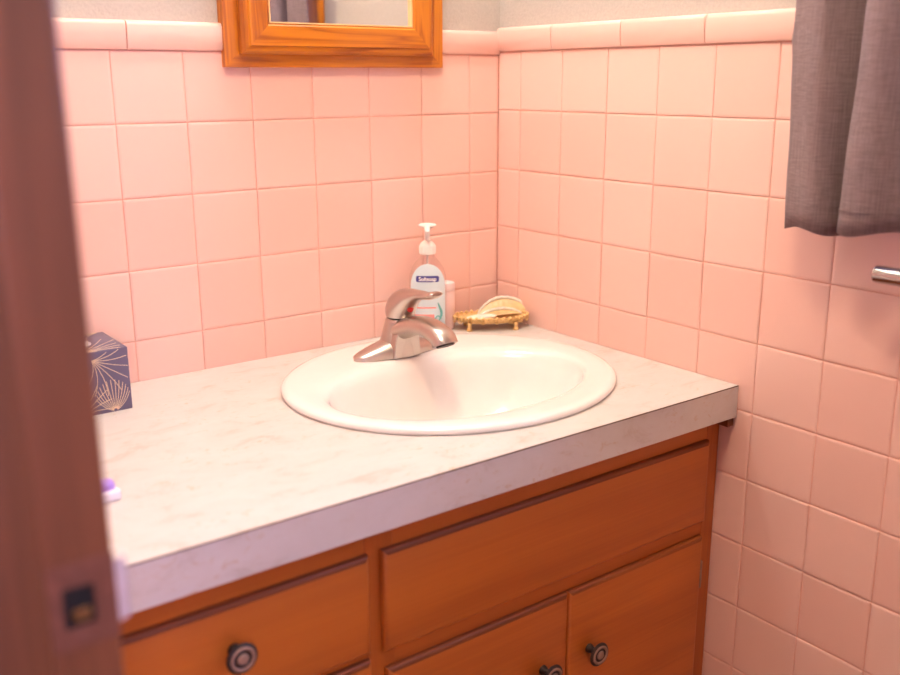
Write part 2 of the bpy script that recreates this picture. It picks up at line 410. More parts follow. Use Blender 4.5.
# curtain, hanging on a rod
def catmull(pts, k=10):
    out = []
    for i in range(len(pts)-1):
        p0, p1, p2, p3 = pts[max(i-1, 0)], pts[i], pts[i+1], pts[min(i+2, len(pts)-1)]
        for s in range(k):
            t = s/k
            out.append(tuple(0.5*((2*b) + (c-a)*t + (2*a-5*b+4*c-d)*t*t + (-a+3*b-3*c+d)*t**3) for a, b, c, d in zip(p0, p1, p2, p3)))
    out.append(tuple(pts[-1])); return out
bot = [(-0.052, -0.668), (-0.064, -0.690), (-0.079, -0.718), (-0.068, -0.738), (-0.034, -0.752), (-0.040, -0.762), (-0.072, -0.757), (-0.090, -0.776), (-0.088, -0.805), (-0.060, -0.832), (-0.036, -0.862), (-0.050, -0.885), (-0.084, -0.900), (-0.085, -0.925), (-0.050, -0.955), (-0.040, -0.975)]
top = [(-0.056, -0.659), (-0.066, -0.680), (-0.078, -0.709), (-0.068, -0.724), (-0.030, -0.758), (-0.036, -0.774), (-0.070, -0.768), (-0.084, -0.782), (-0.082, -0.800), (-0.056, -0.824), (-0.036, -0.850), (-0.052, -0.870), (-0.082, -0.884), (-0.080, -0.905), (-0.050, -0.930), (-0.040, -0.950)]
cb, ct = catmull(bot, 8), catmull(top, 8)
cz0, cz1 = 0.2575, 1.215
bm = bmesh.new()
rings = []
for k in range(41):
    t = k/40; z = cz0 + (cz1-cz0)*t
    tt = min(1.0, t/0.30)
    tt = tt + max(0, t-0.3)*0.05
    row = []
    for i, (a, b) in enumerate(zip(cb, ct)):
        w = i/len(cb)
        x = a[0]+(b[0]-a[0])*tt; y = a[1]+(b[1]-a[1])*tt
        sag = (0.0042*math.sin(w*26-1.1) + 0.007*min(1, max(0, (w-0.26)*10)))*max(0, 1-t*6)
        # diagonal crease across the first fold
        cr = 0.0035*math.exp(-((z-0.505) - (y+0.665)*(-0.75))**2/0.00012)*max(0, 1-w*3.2)
        row.append((x - cr + 0.0012*math.sin(z*37+w*9), y, z + sag))
    rings.append(row)
loft(bm, rings, False, False, closed=False)
cur = obj('curtain', bm, M['curtain'], smooth=True)
md = cur.modifiers.new('thick', 'SOLIDIFY'); md.thickness = 0.0012; md.offset = 0
cur['label'] = 'mauve grey cloth curtain hanging in folds on the right tiled wall'; cur['category'] = 'curtain'
# hem seam, a stitched line above the lower edge
bm = bmesh.new()
seam = []
for (x, y), (x2, y2) in zip(cb, ct):
    t = 0.034/(cz1-cz0)/0.30
    seam.append((x+(x2-x)*t-0.0016, y+(y2-y)*t, cz0+0.034))
tube(bm, seam, 0.0006, 6); obj('hem_seam', bm, M['curtain'], cur, smooth=True)
rod = thing('curtain_rod', 'dark curtain rod carrying the mauve grey curtain above the window', 'curtain rod', (-0.062, -1.02, 1.225))
bm = bmesh.new(); tube(bm, [(0, 0.42, 0), (0, -0.42, 0)], 0.007, 14); obj('rod', bm, M['dark'], rod, smooth=50)
for s in (-1, 1):
    bm = bmesh.new(); lathe(bm, [(0.008, -0.012), (0.014, -0.004), (0.015, 0.004), (0.008, 0.014), (0.002, 0.018)], (0, s*0.425, 0), 'y', 16); obj('finial', bm, M['dark'], rod, smooth=True)
    bm = bmesh.new(); box(bm, 0.0, 0.068, s*0.38-0.006, s*0.38+0.006, -0.004, 0.004, 0.001); box(bm, 0.0645, 0.0698, s*0.38-0.012, s*0.38+0.012, -0.03, 0.03, 0.001); obj('bracket', bm, M['dark'], rod)

# towel bar on the right wall
tb = thing('towel_bar', 'round brushed steel towel bar on the right tiled wall below the curtain', 'towel bar', (-0.066, -0.81, 0.216))
bm = bmesh.new(); lathe(bm, [(0.0085, 0.0), (0.0105, 0.0015), (0.0108, 0.004), (0.0108, 0.45), (0.0085, 0.452)], (0, 0, 0), 'y', 28); obj('bar', bm, M['steel'], tb, smooth=40)
for d in (-0.10, -0.36):
    bm = bmesh.new(); lathe(bm, [(0.008, 0), (0.008, 0.054)], (0.006, d, 0), 'x', 20); lathe(bm, [(0.022, 0.056), (0.022, 0.062), (0.020, 0.0655)], (0, d, 0), 'x', 28)
    obj('post', bm, M['steel'], tb, smooth=40)

# ------------------------------------------------------------------ countertop (with the hole for the basin)
CD, CT = 0.5768, 0.0508
CX0 = ROOM_L+0.0075
SCX, SCY, SA, SB = -0.3275, -0.286, 0.2640, 0.2385
def rect_pt(t, x0, x1, y0, y1, cx, cy):
    dx, dy = math.cos(t), math.sin(t); k = 1e9
    if dx > 1e-9: k = min(k, (x1-cx)/dx)
    if dx < -1e-9: k = min(k, (x0-cx)/dx)
    if dy > 1e-9: k = min(k, (y1-cy)/dy)
    if dy < -1e-9: k = min(k, (y0-cy)/dy)
    return (cx+dx*k, cy+dy*k)
angs = sorted(set([2*PI*i/96 for i in range(96)] + [math.atan2(y-SCY, x-SCX) % (2*PI) for x in (CX0, -0.0015) for y in (-CD+0.001, -0.001)]))
bm = bmesh.new()
rg = []
outer = [rect_pt(t, CX0, -0.0015, -CD+0.001, -0.001, SCX, SCY) for t in angs]
inner = []
for t in angs:
    dx, dy = math.cos(t), math.sin(t); k = 1/math.sqrt((dx/(SA-0.012))**2 + (dy/(SB-0.012))**2)
    inner.append((SCX+dx*k, SCY+dy*k))
zi = -CT
loop = [[(x, y, -0.0) for x, y in inner], [(x, y, 0.0) for x, y in outer], [(x, y, zi) for x, y in outer], [(x, y, zi) for x, y in inner]]
R = [[bm.verts.new(p) for p in r] for r in loop]
n = len(angs)
for a, b in ((0, 1), (1, 2), (2, 3), (3, 0)):
    for i in range(n): bm.faces.new((R[a][i], R[a][(i+1) % n], R[b][(i+1) % n], R[b][i]))
ctop = obj('countertop', bm, M['lam'])
ctop['label'] = 'cream marbled laminate countertop running from wall to wall under the basin'; ctop['category'] = 'countertop'
bm = bmesh.new(); box(bm, CX0, -0.0015, -CD, -CD+0.001, -CT, -0.0016); obj('front_edge', bm, M['lam'], ctop)
bm = bmesh.new(); box(bm, CX0, -0.0015, -CD-0.0001, -CD+0.001, -0.0016, -0.0002); obj('edge_seam', bm, M['seam'], ctop)

# ------------------------------------------------------------------ basin
sk = thing('wash_basin', 'white oval porcelain drop-in basin set in the cream countertop', 'sink', (SCX, SCY, 0))
bm = bmesh.new()
IX, IC, IA, IB = -0.008, -0.038, 0.212, 0.140       # opening: centre offset in y, half axes
prof = []
def lerp(a, b, t): return a+(b-a)*t
for f, z in ((1.0, 0.0005), (1.007, 0.003), (1.006, 0.0065), (0.996, 0.0092), (0.972, 0.0108), (0.93, 0.0108)):
    prof.append((0, 0, SA*f, SB*f, z))
for t, z in ((0.15, 0.0107), (0.45, 0.0102), (0.70, 0.0093), (0.86, 0.0072), (0.95, 0.0025), (1.0, -0.0055)):
    prof.append((lerp(0, IX, t), lerp(0, IC, t), lerp(SA*0.93, IA, t), lerp(SB*0.93, IB, t), z))
for f, z in ((0.972, -0.014), (0.93, -0.032), (0.87, -0.055), (0.78, -0.083), (0.64, -0.108), (0.45, -0.124), (0.25, -0.131), (0.115, -0.134)):
    prof.append((IX, IC, IA*f, IB*f, z))
rings = [ering((cx, cy, z), (1, 0, 0), (0, 1, 0), a, b, 96) for cx, cy, a, b, z in prof]
# outside of the bowl, closed below
R = loft(bm, rings, False, False)
back = [ering((IX, IC, -0.142), (1, 0, 0), (0, 1, 0), IA*0.115, IB*0.115, 96), ering((IX, IC, -0.136), (1, 0, 0), (0, 1, 0), IA*0.62, IB*0.62, 96),
        ering((IX, IC, -0.09), (1, 0, 0), (0, 1, 0), IA*0.87, IB*0.87, 96), ering((IX*0.8, IC*0.8, -0.02), (1, 0, 0), (0, 1, 0), IA*1.05, IB*1.1, 96), ering((0, 0, 0.0003), (1, 0, 0), (0, 1, 0), SA-0.016, SB-0.016, 96), ]
Q = [R[-1]] + [[bm.verts.new(p) for p in r] for r in back] + [R[0]]
for a, b in zip(Q, Q[1:]):
    for i in range(96): bm.faces.new((a[i], a[(i+1) % 96], b[(i+1) % 96], b[i]))
bowl = obj('basin', bm, M['sink'], sk, smooth=60)
bm = bmesh.new(); lathe(bm, [(0.0185, -0.1405), (0.0230, -0.1335), (0.0215, -0.1318), (0.016, -0.1325), (0.014, -0.1365), (0.004, -0.1360)], (IX, IC, 0), 'z', 40); obj('drain', bm, M['steel'], sk, smooth=40)

# ------------------------------------------------------------------ faucet
FZ = 0.0097
fa = thing('faucet', 'brushed nickel single lever faucet on the back ledge of the white basin', 'faucet', (-0.327, -0.138, FZ))
# long base plate: two tapering wings
bm = bmesh.new(); rings = []
for i in range(41):
    u = -1 + 2*i/40; x = 0.0855*u; e = max(0.0, 1-abs(u)**2.2)
    hb = 0.006 + 0.0265*max(0, 1-abs(u))**0.8*1.0
    dp = 0.027*math.sqrt(e)*0.95 + 0.0008
    if abs(u) > 0.97: hb *= 0.55
    ring = [Vector((x, dp*math.cos(t), 0.004 + (hb-0.004)*math.sin(t)**0.75)) for t in [PI*k/20 for k in range(21)]]
    ring = [Vector((x, dp, 0.0))] + ring + [Vector((x, -dp, 0.0))]
    rings.append(ring)
loft(bm, rings)
obj('base_plate', bm, M['nickel'], fa, smooth=50)
# body column
bm = bmesh.new()
rings = []
for z, rx, ry, oy in ((0.0005, 0.0335, 0.033, 0.0), (0.010, 0.0315, 0.032, 0.0), (0.025, 0.0285, 0.030, -0.001), (0.042, 0.0262, 0.0275, -0.005), (0.056, 0.0248, 0.0252, -0.008), (0.0615, 0.0243, 0.0243, -0.009), (0.0630, 0.0228, 0.0228, -0.009)):
    rings.append(ering((0, oy, z), (1, 0, 0), (0, 1, 0), rx, ry, 40))
loft(bm, rings)
body = obj('body', bm, M['nickel'], fa, smooth=50)
bm = bmesh.new(); lathe(bm, [(0.0215, 0.0620), (0.0215, 0.0665)], (0, -0.009, 0), 'z', 40); obj('collar_gap', bm, M['dark'], body)
# spout: sweeps forward and down, with a web under it
path = [(0.000, 0.034, 0.0240, 0.020), (-0.020, 0.045, 0.0238, 0.0175), (-0.042, 0.054, 0.0230, 0.0160), (-0.066, 0.0600, 0.0222, 0.0150), (-0.090, 0.0610, 0.0216, 0.0145), (-0.110, 0.0575, 0.0212, 0.0148), (-0.123, 0.0530, 0.0210, 0.0155), (-0.130, 0.0470, 0.0210, 0.0160), (-0.133, 0.0420, 0.0210, 0.0162)]
cp = catmull(path, 5); rings = []
for i, (y, z, a, b) in enumerate(cp):
    y0, z0 = cp[max(i-1, 0)][:2]; y1, z1 = cp[min(i+1, len(cp)-1)][:2]
    d = Vector((0, y1-y0, z1-z0)).normalized(); v = Vector((0, -d.z, d.y))
    if v.z < 0: v = -v
    rings.append(ering((0, y, z), (1, 0, 0), v, a, b, 36, 0.85))
bm = bmesh.new(); loft(bm, rings)
spt = obj('spout', bm, M['nickel'], fa, smooth=55)
bm = bmesh.new()
d = Vector((0, cp[-1][0]-cp[-2][0], cp[-1][1]-cp[-2][1])).normalized(); c = Vector((0, cp[-1][0], cp[-1][1]))
loft(bm, [ering(c, (1, 0, 0), Vector((0, -d.z, d.y)), 0.0165, 0.0115, 28), ering(c+d*0.0022, (1, 0, 0), Vector((0, -d.z, d.y)), 0.0155, 0.0108, 28)])
obj('aerator', bm, M['dark'], spt)
bm = bmesh.new()
rr = []
for z, hw, yf in ((0.0005, 0.0262, -0.0300), (0.004, 0.0260, -0.0300), (0.020, 0.0245, -0.0300), (0.034, 0.0225, -0.0310), (0.044, 0.0205, -0.0335), (0.050, 0.0180, -0.0360)):
    rr.append([(-hw, -0.004, z), (-hw-0.001, yf+0.010, z), (-hw, yf+0.0015, z), (-hw+0.0015, yf, z), (hw-0.0015, yf, z), (hw, yf+0.0015, z), (hw+0.001, yf+0.010, z), (hw, -0.004, z)])
loft(bm, rr); obj('spout_pedestal', bm, M['nickel'], fa, smooth=30)
# lever handle
secs = [(-0.009, 0.0655, 0.0238, 0.0238, 0), (-0.0095, 0.073, 0.0246, 0.0252, 4), (-0.012, 0.081, 0.0246, 0.0256, 14), (-0.018, 0.0885, 0.0236, 0.0240, 30), (-0.028, 0.0955, 0.0215, 0.0205, 47), (-0.041, 0.1015, 0.0184, 0.0150, 63), (-0.056, 0.1065, 0.0155, 0.0100, 76), (-0.071, 0.1100, 0.0134, 0.0072, 84), (-0.085, 0.1115, 0.0130, 0.0062, 88), (-0.098, 0.1140, 0.0138, 0.0060, 78), (-0.108, 0.1172, 0.0134, 0.0052, 72), (-0.1130, 0.1190, 0.0095, 0.0030, 72)]
cp = catmull(secs, 5); rings = []
for y, z, a, b, tl in cp:
    t = math.radians(tl); rings.append(ering((0, y, z), (1, 0, 0), (0, math.cos(t), math.sin(t)), a, b, 36))
bm = bmesh.new(); loft(bm, rings); hd = obj('lever_handle', bm, M['nickel'], fa, smooth=55)
bm = bmesh.new()
for q in range(1): lathe(bm, [(0.0056, -0.004), (0.0056, 0.0022), (0.0036, 0.0034)], (-0.003, -0.0420, 0.0835), 'y', 20)
obj('temperature_dot', bm, M['red'], hd, smooth=40)

# ------------------------------------------------------------------ vanity cabinet
FY = -0.5468                                   # face-frame plane
va = thing('vanity_cabinet', 'orange brown wooden vanity cabinet with drawers and doors under the countertop', 'cabinet', (0, 0, -H))
def hz(z): return z+H
bm = bmesh.new()
X0, X1 = ROOM_L+0.0085, -0.0012
# face frame, one mesh: rails and stiles, with grain by direction
for (a, b, c, d, mi) in ((X0, -0.985, -0.70, -0.0515, 1), (-0.652, -0.612, -0.70, -0.0515, 1), (-0.030, X1, -0.70, -0.0515, 1),
                     (-0.985, -0.652, -0.099, -0.0515, 0), (-0.985, -0.652, -0.240, -0.208, 0), (-0.985, -0.652, -0.398, -0.370, 0), (-0.985, -0.652, -0.70, -0.56, 0),
                     (-0.612, -0.030, -0.099, -0.0515, 0), (-0.612, -0.030, -0.260, -0.214, 0), (-0.612, -0.030, -0.70, -0.655, 0)):
    box(bm, a, b, FY, FY+0.019, hz(c), hz(d), 0.0004, 1, mi)
box(bm, X0, X0+0.012, FY+0.019, -0.004, hz(-0.78), hz(-0.0515), mi=1); box(bm, X1-0.012, X1, FY+0.019, -0.004, hz(-0.78), hz(-0.0515), mi=1)
box(bm, X0, X1, FY+0.06, FY+0.075, hz(-0.7995), hz(-0.70), mi=0); box(bm, X0+0.012, X1-0.012, FY+0.03, -0.004, hz(-0.70), hz(-0.688), mi=0)
box(bm, X0+0.012, X1-0.012, -0.016, -0.004, hz(-0.688), hz(-0.15), mi=0)
obj('carcass', bm, [M['vwoodx'], M['vwoodz']], va)
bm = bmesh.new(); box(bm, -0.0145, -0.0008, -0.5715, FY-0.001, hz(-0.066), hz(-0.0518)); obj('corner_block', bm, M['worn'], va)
def lipped(x0, x1, z0, z1):
    """overlay front with a rounded, slightly sunk lip"""
    bm = bmesh.new()
    T = 0.0095
    rings = []
    for ins, dep in ((0.0, 0.0), (0.0, 0.0040), (0.0010, 0.0062), (0.0030, 0.0082), (0.0065, T)):
        rings.append([(x0+ins, FY-dep-0.0003, z0+ins), (x1-ins, FY-dep-0.0003, z0+ins), (x1-ins, FY-dep-0.0003, z1-ins), (x0+ins, FY-dep-0.0003, z1-ins)])
    loft(bm, rings)
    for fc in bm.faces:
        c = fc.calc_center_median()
        if c.z > z1-0.0052: fc.material_index = 1  # top lip darkened for grime plus painted overhang shade
    return bm
def knob(x, z, parent):
    bm = bmesh.new()
    y = FY-0.0098
    lathe(bm, [(0.0070, 0.0), (0.0066, 0.003), (0.0050, 0.006), (0.0050, 0.014), (0.0105, 0.0185), (0.0168, 0.0198), (0.0180, 0.0210), (0.0177, 0.0222)], (x, y, z), 'y', 40, 0, True, False)
    lathe(bm, [(0.0177, 0.0222), (0.0162, 0.0237), (0.0146, 0.0240)], (x, y, z), 'y', 40, 0, False, False)
    lathe(bm, [(0.0146, 0.0240), (0.0134, 0.0252), (0.0114, 0.0252), (0.0102, 0.0238)], (x, y, z), 'y', 40, 1, False, False)
    lathe(bm, [(0.0102, 0.0238), (0.0086, 0.0230), (0.0068, 0.0238)], (x, y, z), 'y', 40, 0, False, False)
    lathe(bm, [(0.0068, 0.0238), (0.0058, 0.0254), (0.0030, 0.0258), (0.0005, 0.0258)], (x, y, z), 'y', 40, 1, False, True)
    k = obj('knob', bm, [M['dark'], M['bronze']], parent, smooth=45)
    k['label'] = 'round dark bronze knob with two concentric rings'
    return k
DW0, DW1 = -0.994, -0.6500
for z0, z1 in ((-0.2180, -0.0885), (-0.380, -0.2270), (-0.570, -0.388)):
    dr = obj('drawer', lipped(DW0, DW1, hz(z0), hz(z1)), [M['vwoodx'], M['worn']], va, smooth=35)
    knob((DW0+DW1)/2-0.003, hz((z0+z1)/2+0.010), dr)
    bm = bmesh.new(); box(bm, DW0+0.012, DW1-0.012, FY+0.0195, -0.06, hz(z0+0.012), hz(z1-0.012)); obj('drawer_box', bm, M['vwoodx'], dr)
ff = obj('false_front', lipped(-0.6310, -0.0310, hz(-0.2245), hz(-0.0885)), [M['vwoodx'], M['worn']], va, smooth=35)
for x0, x1, kx, s in ((-0.6275, -0.3245, -0.3720, 1), (-0.3233, -0.0330, -0.2820, -1)):
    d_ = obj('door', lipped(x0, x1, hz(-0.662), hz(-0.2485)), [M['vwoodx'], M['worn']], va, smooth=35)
    knob(kx, hz(-0.351), d_)
    hx = x1+0.0035 if s < 0 else x0-0.0035
    for zc in (-0.318, -0.60):
        bm = bmesh.new(); tube(bm, [(hx, FY-0.0040, hz(zc-0.021)), (hx, FY-0.0040, hz(zc+0.021))], 0.0028, 12)
        for q in (-0.022, 0.022): lathe(bm, [(0.0018, -0.002), (0.0030, 0.0), (0.0016, 0.0022)], (hx, FY-0.0040, hz(zc+q)), 'z', 12)
        obj('hinge', bm, M['bronze'], d_, smooth=45)

# ------------------------------------------------------------------ medicine cabinet with mirror
mc = thing('medicine_cabinet', 'honey oak mirrored medicine cabinet on the back wall above the tiles', 'cabinet', (-0.3445, 0, 0.4690))
def frame(bm, x0, x1, z0, z1, w, y0, y1, lip=0.0):
    """mitred picture frame: rails grain x (0), stiles grain z (1); y0 front, y1 back"""
    O = [(x0, z0), (x1, z0), (x1, z1), (x0, z1)]; I = [(x0+w, z0+w), (x1-w, z0+w), (x1-w, z1-w), (x0+w, z1-w)]
    C = [(x0+lip, z0+lip), (x1-lip, z0+lip), (x1-lip, z1-lip), (x0+lip, z1-lip)]
    C2 = [(x0+2.4*lip, z0+2.4*lip), (x1-2.4*lip, z0+2.4*lip), (x1-2.4*lip, z1-2.4*lip), (x0+2.4*lip, z1-2.4*lip)]
    I2 = [(x0+w-0.004, z0+w-0.004), (x1-w+0.004, z0+w-0.004), (x1-w+0.004, z1-w+0.004), (x0+w-0.004, z1-w+0.004)]
    for k in range(4):
        q = (k+1) % 4; mi = k % 2
        if lip:
            sec = lambda k: [(*O[k], y1), (*O[k], y0+0.008), (*C[k], y0+0.0035), (*C2[k], y0+0.003), ((C2[k][0]+(0.0015 if k in (0,3) else -0.0015)), C2[k][1]+(0.0015 if k < 2 else -0.0015), y0), (*I2[k], y0), (*I[k], y0+0.004), (*I[k], y1)]
        else:
            sec = lambda k: [(*O[k], y1), (*O[k], y0), (*I[k], y0), (*I[k], y1)]
        loft(bm, [[(x, y, z) for x, z, y in sec(k)], [(x, y, z) for x, z, y in sec(q)]], mi=mi)
MH = 0.665
bm = bmesh.new(); frame(bm, -0.2020, 0.2065, 0.0, MH, 0.040, -0.0125, 0.006); obj('case_frame', bm, [M['owoodx'], M['owoodz']], mc)
bm = bmesh.new(); frame(bm, -0.179, 0.1775, 0.0195, MH-0.02, 0.0455, -0.0310, -0.0130, 0.0045); dm = obj('mirror_door', bm, [M['owoodx'], M['owoodz']], mc)
bm = bmesh.new(); frame(bm, -0.1335, 0.132, 0.065, MH-0.0655, 0.0020, -0.0290, -0.0222); obj('bead', bm, M['bead'], dm)
bm = bmesh.new(); box(bm, -0.1325, 0.131, -0.0235, -0.0205, 0.066, MH-0.0665); obj('mirror', bm, M['mirror'], dm)

# ------------------------------------------------------------------ lamp bar above the medicine cabinet (above the frame)
vl = thing('vanity_lamp', 'chrome lamp bar on the back wall above the oak mirror cabinet', 'lamp', (-0.36, 0.0, 1.235))
bm = bmesh.new(); box(bm, -0.26, 0.26, -0.028, 0.0075, -0.05, 0.05, 0.006); obj('back_plate', bm, M['steel'], vl, smooth=40)
for dx in (-0.18, 0.0, 0.18):
    bm = bmesh.new(); lathe(bm, [(0.026, 0.0), (0.026, 0.012), (0.018, 0.020), (0.018, 0.090), (0.024, 0.094), (0.020, 0.100)], (dx, -0.027, 0), 'y', 24); obj('socket', bm, M['steel'], vl, smooth=40)

cl = thing('added_fill_lamp', 'added round flush fill lamp on the ceiling in front of the vanity', 'lamp', (-0.86, -0.93, CEIL))  # unseen ceiling lamp, added as warm fill for the room
bm = bmesh.new(); lathe(bm, [(0.15, 0.0), (0.15, -0.008), (0.13, -0.018), (0.02, -0.018)], (0, 0, 0), 'z', 40); obj('added_lamp_plate', bm, M['steel'], cl, smooth=40)

# ------------------------------------------------------------------ soap bottle
sb = thing('soap_bottle', 'clear pump bottle of hand soap with a pale label behind the faucet', 'bottle', (-0.2020, -0.0505, 0.0), -0.62); sb.scale = (0.925, 0.96, 1)
bm = bmesh.new(); rings = []
for z, a, b in ((0.0, 0.030, 0.016), (0.003, 0.0335, 0.0195), (0.012, 0.0352, 0.0210), (0.045, 0.0352, 0.0212), (0.080, 0.0362, 0.0212), (0.100, 0.0362, 0.0208), (0.115, 0.0345, 0.0196), (0.127, 0.0300, 0.0178), (0.137, 0.0225, 0.0155), (0.144, 0.0150, 0.0128), (0.148, 0.0125, 0.0122), (0.156, 0.0122, 0.0122)):
    rings.append(ering((0, 0, z), (1, 0, 0), (0, 1, 0), a, b, 40, 0.8 if z < 0.13 else 1.0))
loft(bm, rings); obj('bottle_shell', bm, M['clear'], sb, smooth=60)
# label hugging the front face
def label_pt(u, z, off=0.0009):
    ks = [(0.0, 0.0352, 0.0210), (0.045, 0.0352, 0.0212), (0.080, 0.0362, 0.0212), (0.100, 0.0362, 0.0208), (0.115, 0.0345, 0.0196), (0.127, 0.0300, 0.0178), (0.140, 0.020, 0.0148)]
    for (z0, a0, b0), (z1, a1, b1) in zip(ks, ks[1:]):
        if z0 <= z <= z1:
            t = (z-z0)/(z1-z0); a = a0+(a1-a0)*t; b = b0+(b1-b0)*t; break
    c = min(1.0, abs(u)/a); th = math.acos(min(1, c**(1/0.8))); s = math.sin(th)**0.8
    return Vector((u, -b*s-off, z))
def patch(name, outline_w, z0, z1, off, mat, parent, nz=24, nu=16, u0=None):
    bm = bmesh.new(); rows = []
    for k in range(nz+1):
        z = z0+(z1-z0)*k/nz; lo, hi = outline_w(z)
        rows.append([label_pt(lo+(hi-lo)*i/nu, z, off) for i in range(nu+1)])
    V = [[bm.verts.new(p) for p in r] for r in rows]
    for a, b in zip(V, V[1:]):
        for i in range(nu): bm.faces.new((a[i], a[i+1], b[i+1], b[i]))
    r = bmesh.ops.extrude_face_region(bm, geom=list(bm.faces))
    for e in r['geom']:
        if isinstance(e, bmesh.types.BMVert): e.co.y += 0.0004
    return obj(name, bm, mat, parent, smooth=40)
def lw(z):
    w = 0.0330
    if z > 0.095: w = 0.0330*math.sqrt(max(0.0, 1-((z-0.095)/0.0405)**2))
    return (-max(w, 0.0005), max(w, 0.0005))
lab = patch('label', lw, 0.012, 0.1352, 0.0008, M['label'], sb, 40, 20)
lz0, lz1 = 0.1035, 0.1145
def rw(z):
    e = min(z-lz0, lz1-z); r = 0.0030; c = 0 if e >= r else r-math.sqrt(max(0, r*r-(r-e)**2))
    return (-0.0225+c, 0.0215-c)
lp = patch('logo_plate', rw, lz0, lz1, 0.0014, M['navy'], lab, 16, 14)
cu = bpy.data.curves.new('t', 'FONT'); cu.body = 'Softsoap'; cu.align_x = 'CENTER'; cu.align_y = 'CENTER'; cu.size = 0.0098; cu.offset = 0.00022; cu.resolution_u = 3
to = bpy.data.objects.new('t', cu); COL.objects.link(to)
bpy.context.view_layer.update()
tm = bpy.data.meshes.new_from_object(to.evaluated_get(bpy.context.evaluated_depsgraph_get()))
bpy.data.objects.remove(to); bpy.data.curves.remove(cu)
tb_ = bmesh.new(); tb_.from_mesh(tm); bpy.data.meshes.remove(tm)
bmesh.ops.subdivide_edges(tb_, edges=[e for e in tb_.edges if e.calc_length() > 0.004], cuts=2)
for v in tb_.verts: v.co = label_pt(v.co.x-0.0005, (lz0+lz1)/2+v.co.y-0.0002, 0.0019)
obj('lettering', tb_, M['paper'], lab, recalc=False)
patch('coral_band', lambda z: (-0.030, 0.012), 0.030, 0.045, 0.0013, M['coral'], lab, 4, 14)
patch('coral_line', lambda z: (-0.024, 0.016), 0.056, 0.0585, 0.0013, M['coral'], lab, 2, 14)
bm = bmesh.new(); tube(bm, [label_pt(0.020+0.007*math.sin(t*3.4)*(1-t*0.4), 0.032+0.034*t, 0.0016) for t in [i/14 for i in range(15)]], [0.0008+0.0018*math.sin(PI*i/14) for i in range(15)], 8); obj('leaf_swirl', bm, M['teal'], lab, smooth=True)
bm = bmesh.new(); tube(bm, [label_pt(0.013+0.012*t, 0.036+0.006*math.sin(t*PI), 0.0014) for t in [i/8 for i in range(9)]], 0.0011, 8); obj('leaf_swirl', bm, M['teal'], lab, smooth=True)
bm = bmesh.new(); tube(bm, [(0, 0, 0.155), (0.0, 0, 0.08), (0.004, 0, 0.006)], 0.0022, 10); obj('dip_tube', bm, M['pumpw'], sb, smooth=True)
bm = bmesh.new(); lathe(bm, [(0.0140, 0.1505), (0.0158, 0.152), (0.0158, 0.165), (0.0145, 0.1675), (0.0100, 0.1730), (0.0075, 0.1745)], (0, 0, 0), 'z', 32)
for k in range(24):
    a = 2*PI*k/24; tube(bm, [(0.0158*math.cos(a), 0.0158*math.sin(a), 0.153), (0.0158*math.cos(a), 0.0158*math.sin(a), 0.1645)], 0.0005, 5)
obj('pump_collar', bm, M['pumpw'], sb, smooth=40)
bm = bmesh.new(); lathe(bm, [(0.0052, 0.174), (0.0052, 0.192), (0.0075, 0.1965), (0.0155, 0.1995), (0.0175, 0.2015), (0.0165, 0.2035), (0.0080, 0.2050), (0.001, 0.2052)], (0, 0, 0), 'z', 32)
tube(bm, [(0, -0.006, 0.1985), (0, -0.022, 0.1990), (0, -0.031, 0.1970), (0, -0.034, 0.1935)], [0.0060, 0.0052, 0.0046, 0.0042], 14)
obj('pump_head', bm, M['pumpw'], sb, smooth=40)

tc_ = thing('small_bottle', 'small pale pink bottle with whitish cap behind the pump soap bottle', 'bottle', (-0.1425, -0.0215, 0.0), -0.62)
bm = bmesh.new(); rings = []
for z, a in ((0.0, 0.0165), (0.002, 0.0180), (0.070, 0.0180), (0.073, 0.0165)): rings.append(ering((0, 0, z), (1, 0, 0), (0, 1, 0), a, a, 32))
loft(bm, rings); obj('bottle_shell', bm, M['rose'], tc_, smooth=40)
bm = bmesh.new(); lathe(bm, [(0.0180, 0.0732), (0.0183, 0.075), (0.0183, 0.085), (0.0170, 0.0875), (0.001, 0.088)], (0, 0, 0), 'z', 32); obj('cap', bm, M['capw'], tc_, smooth=40)

# ------------------------------------------------------------------ gilt soap dish
sd = thing('soap_dish', 'ornate gilt soap dish with shell back and small feet in the wall corner', 'soap dish', (-0.0725, -0.0700, 0.0), -0.52)
A_, B_ = 0.070, 0.034
def orng(f, g, z, n=64): return [Vector((A_*f*math.cos(t), B_*g*math.sin(t), z)) for t in [2*PI*i/n for i in range(n)]]
bm = bmesh.new()
loft(bm, [orng(0.55, 0.5, 0.0125), orng(0.82, 0.8, 0.0130), orng(0.95, 0.95, 0.0175), orng(1.0, 1.0, 0.0235), orng(0.985, 0.975, 0.0245), orng(0.93, 0.92, 0.0195), orng(0.78, 0.75, 0.0150), orng(0.3, 0.3, 0.0148)])
tray = obj('tray', bm, M['gold'], sd, smooth=50)
bm = bmesh.new()
for i in range(34):                             # scalloped, beaded border with little scrolls
    t = 2*PI*i/34; c = (A_*1.0*math.cos(t), B_*1.0*math.sin(t), 0.0245)
    rings = [ering((c[0], c[1], c[2]+0.0031*math.cos(q)), (1, 0, 0), (0, 1, 0), max(1e-5, 0.0034*math.sin(q)), max(1e-5, 0.0034*math.sin(q)), 10) for q in [PI*k/7 for k in range(8)]]
    loft(bm, rings)
    if i % 2 == 0:
        c0 = (A_*1.01*math.cos(t), B_*1.01*math.sin(t)); dt = Vector((-math.sin(t)*A_, math.cos(t)*B_, 0)).normalized()
        pts = [Vector((*c0, 0.0185)) + dt*(0.0042*math.cos(a)) + Vector((0, 0, 0.0042*math.sin(a))) for a in [2*PI*k/12 for k in range(13)]]
        tube(bm, pts, 0.0011, 6)
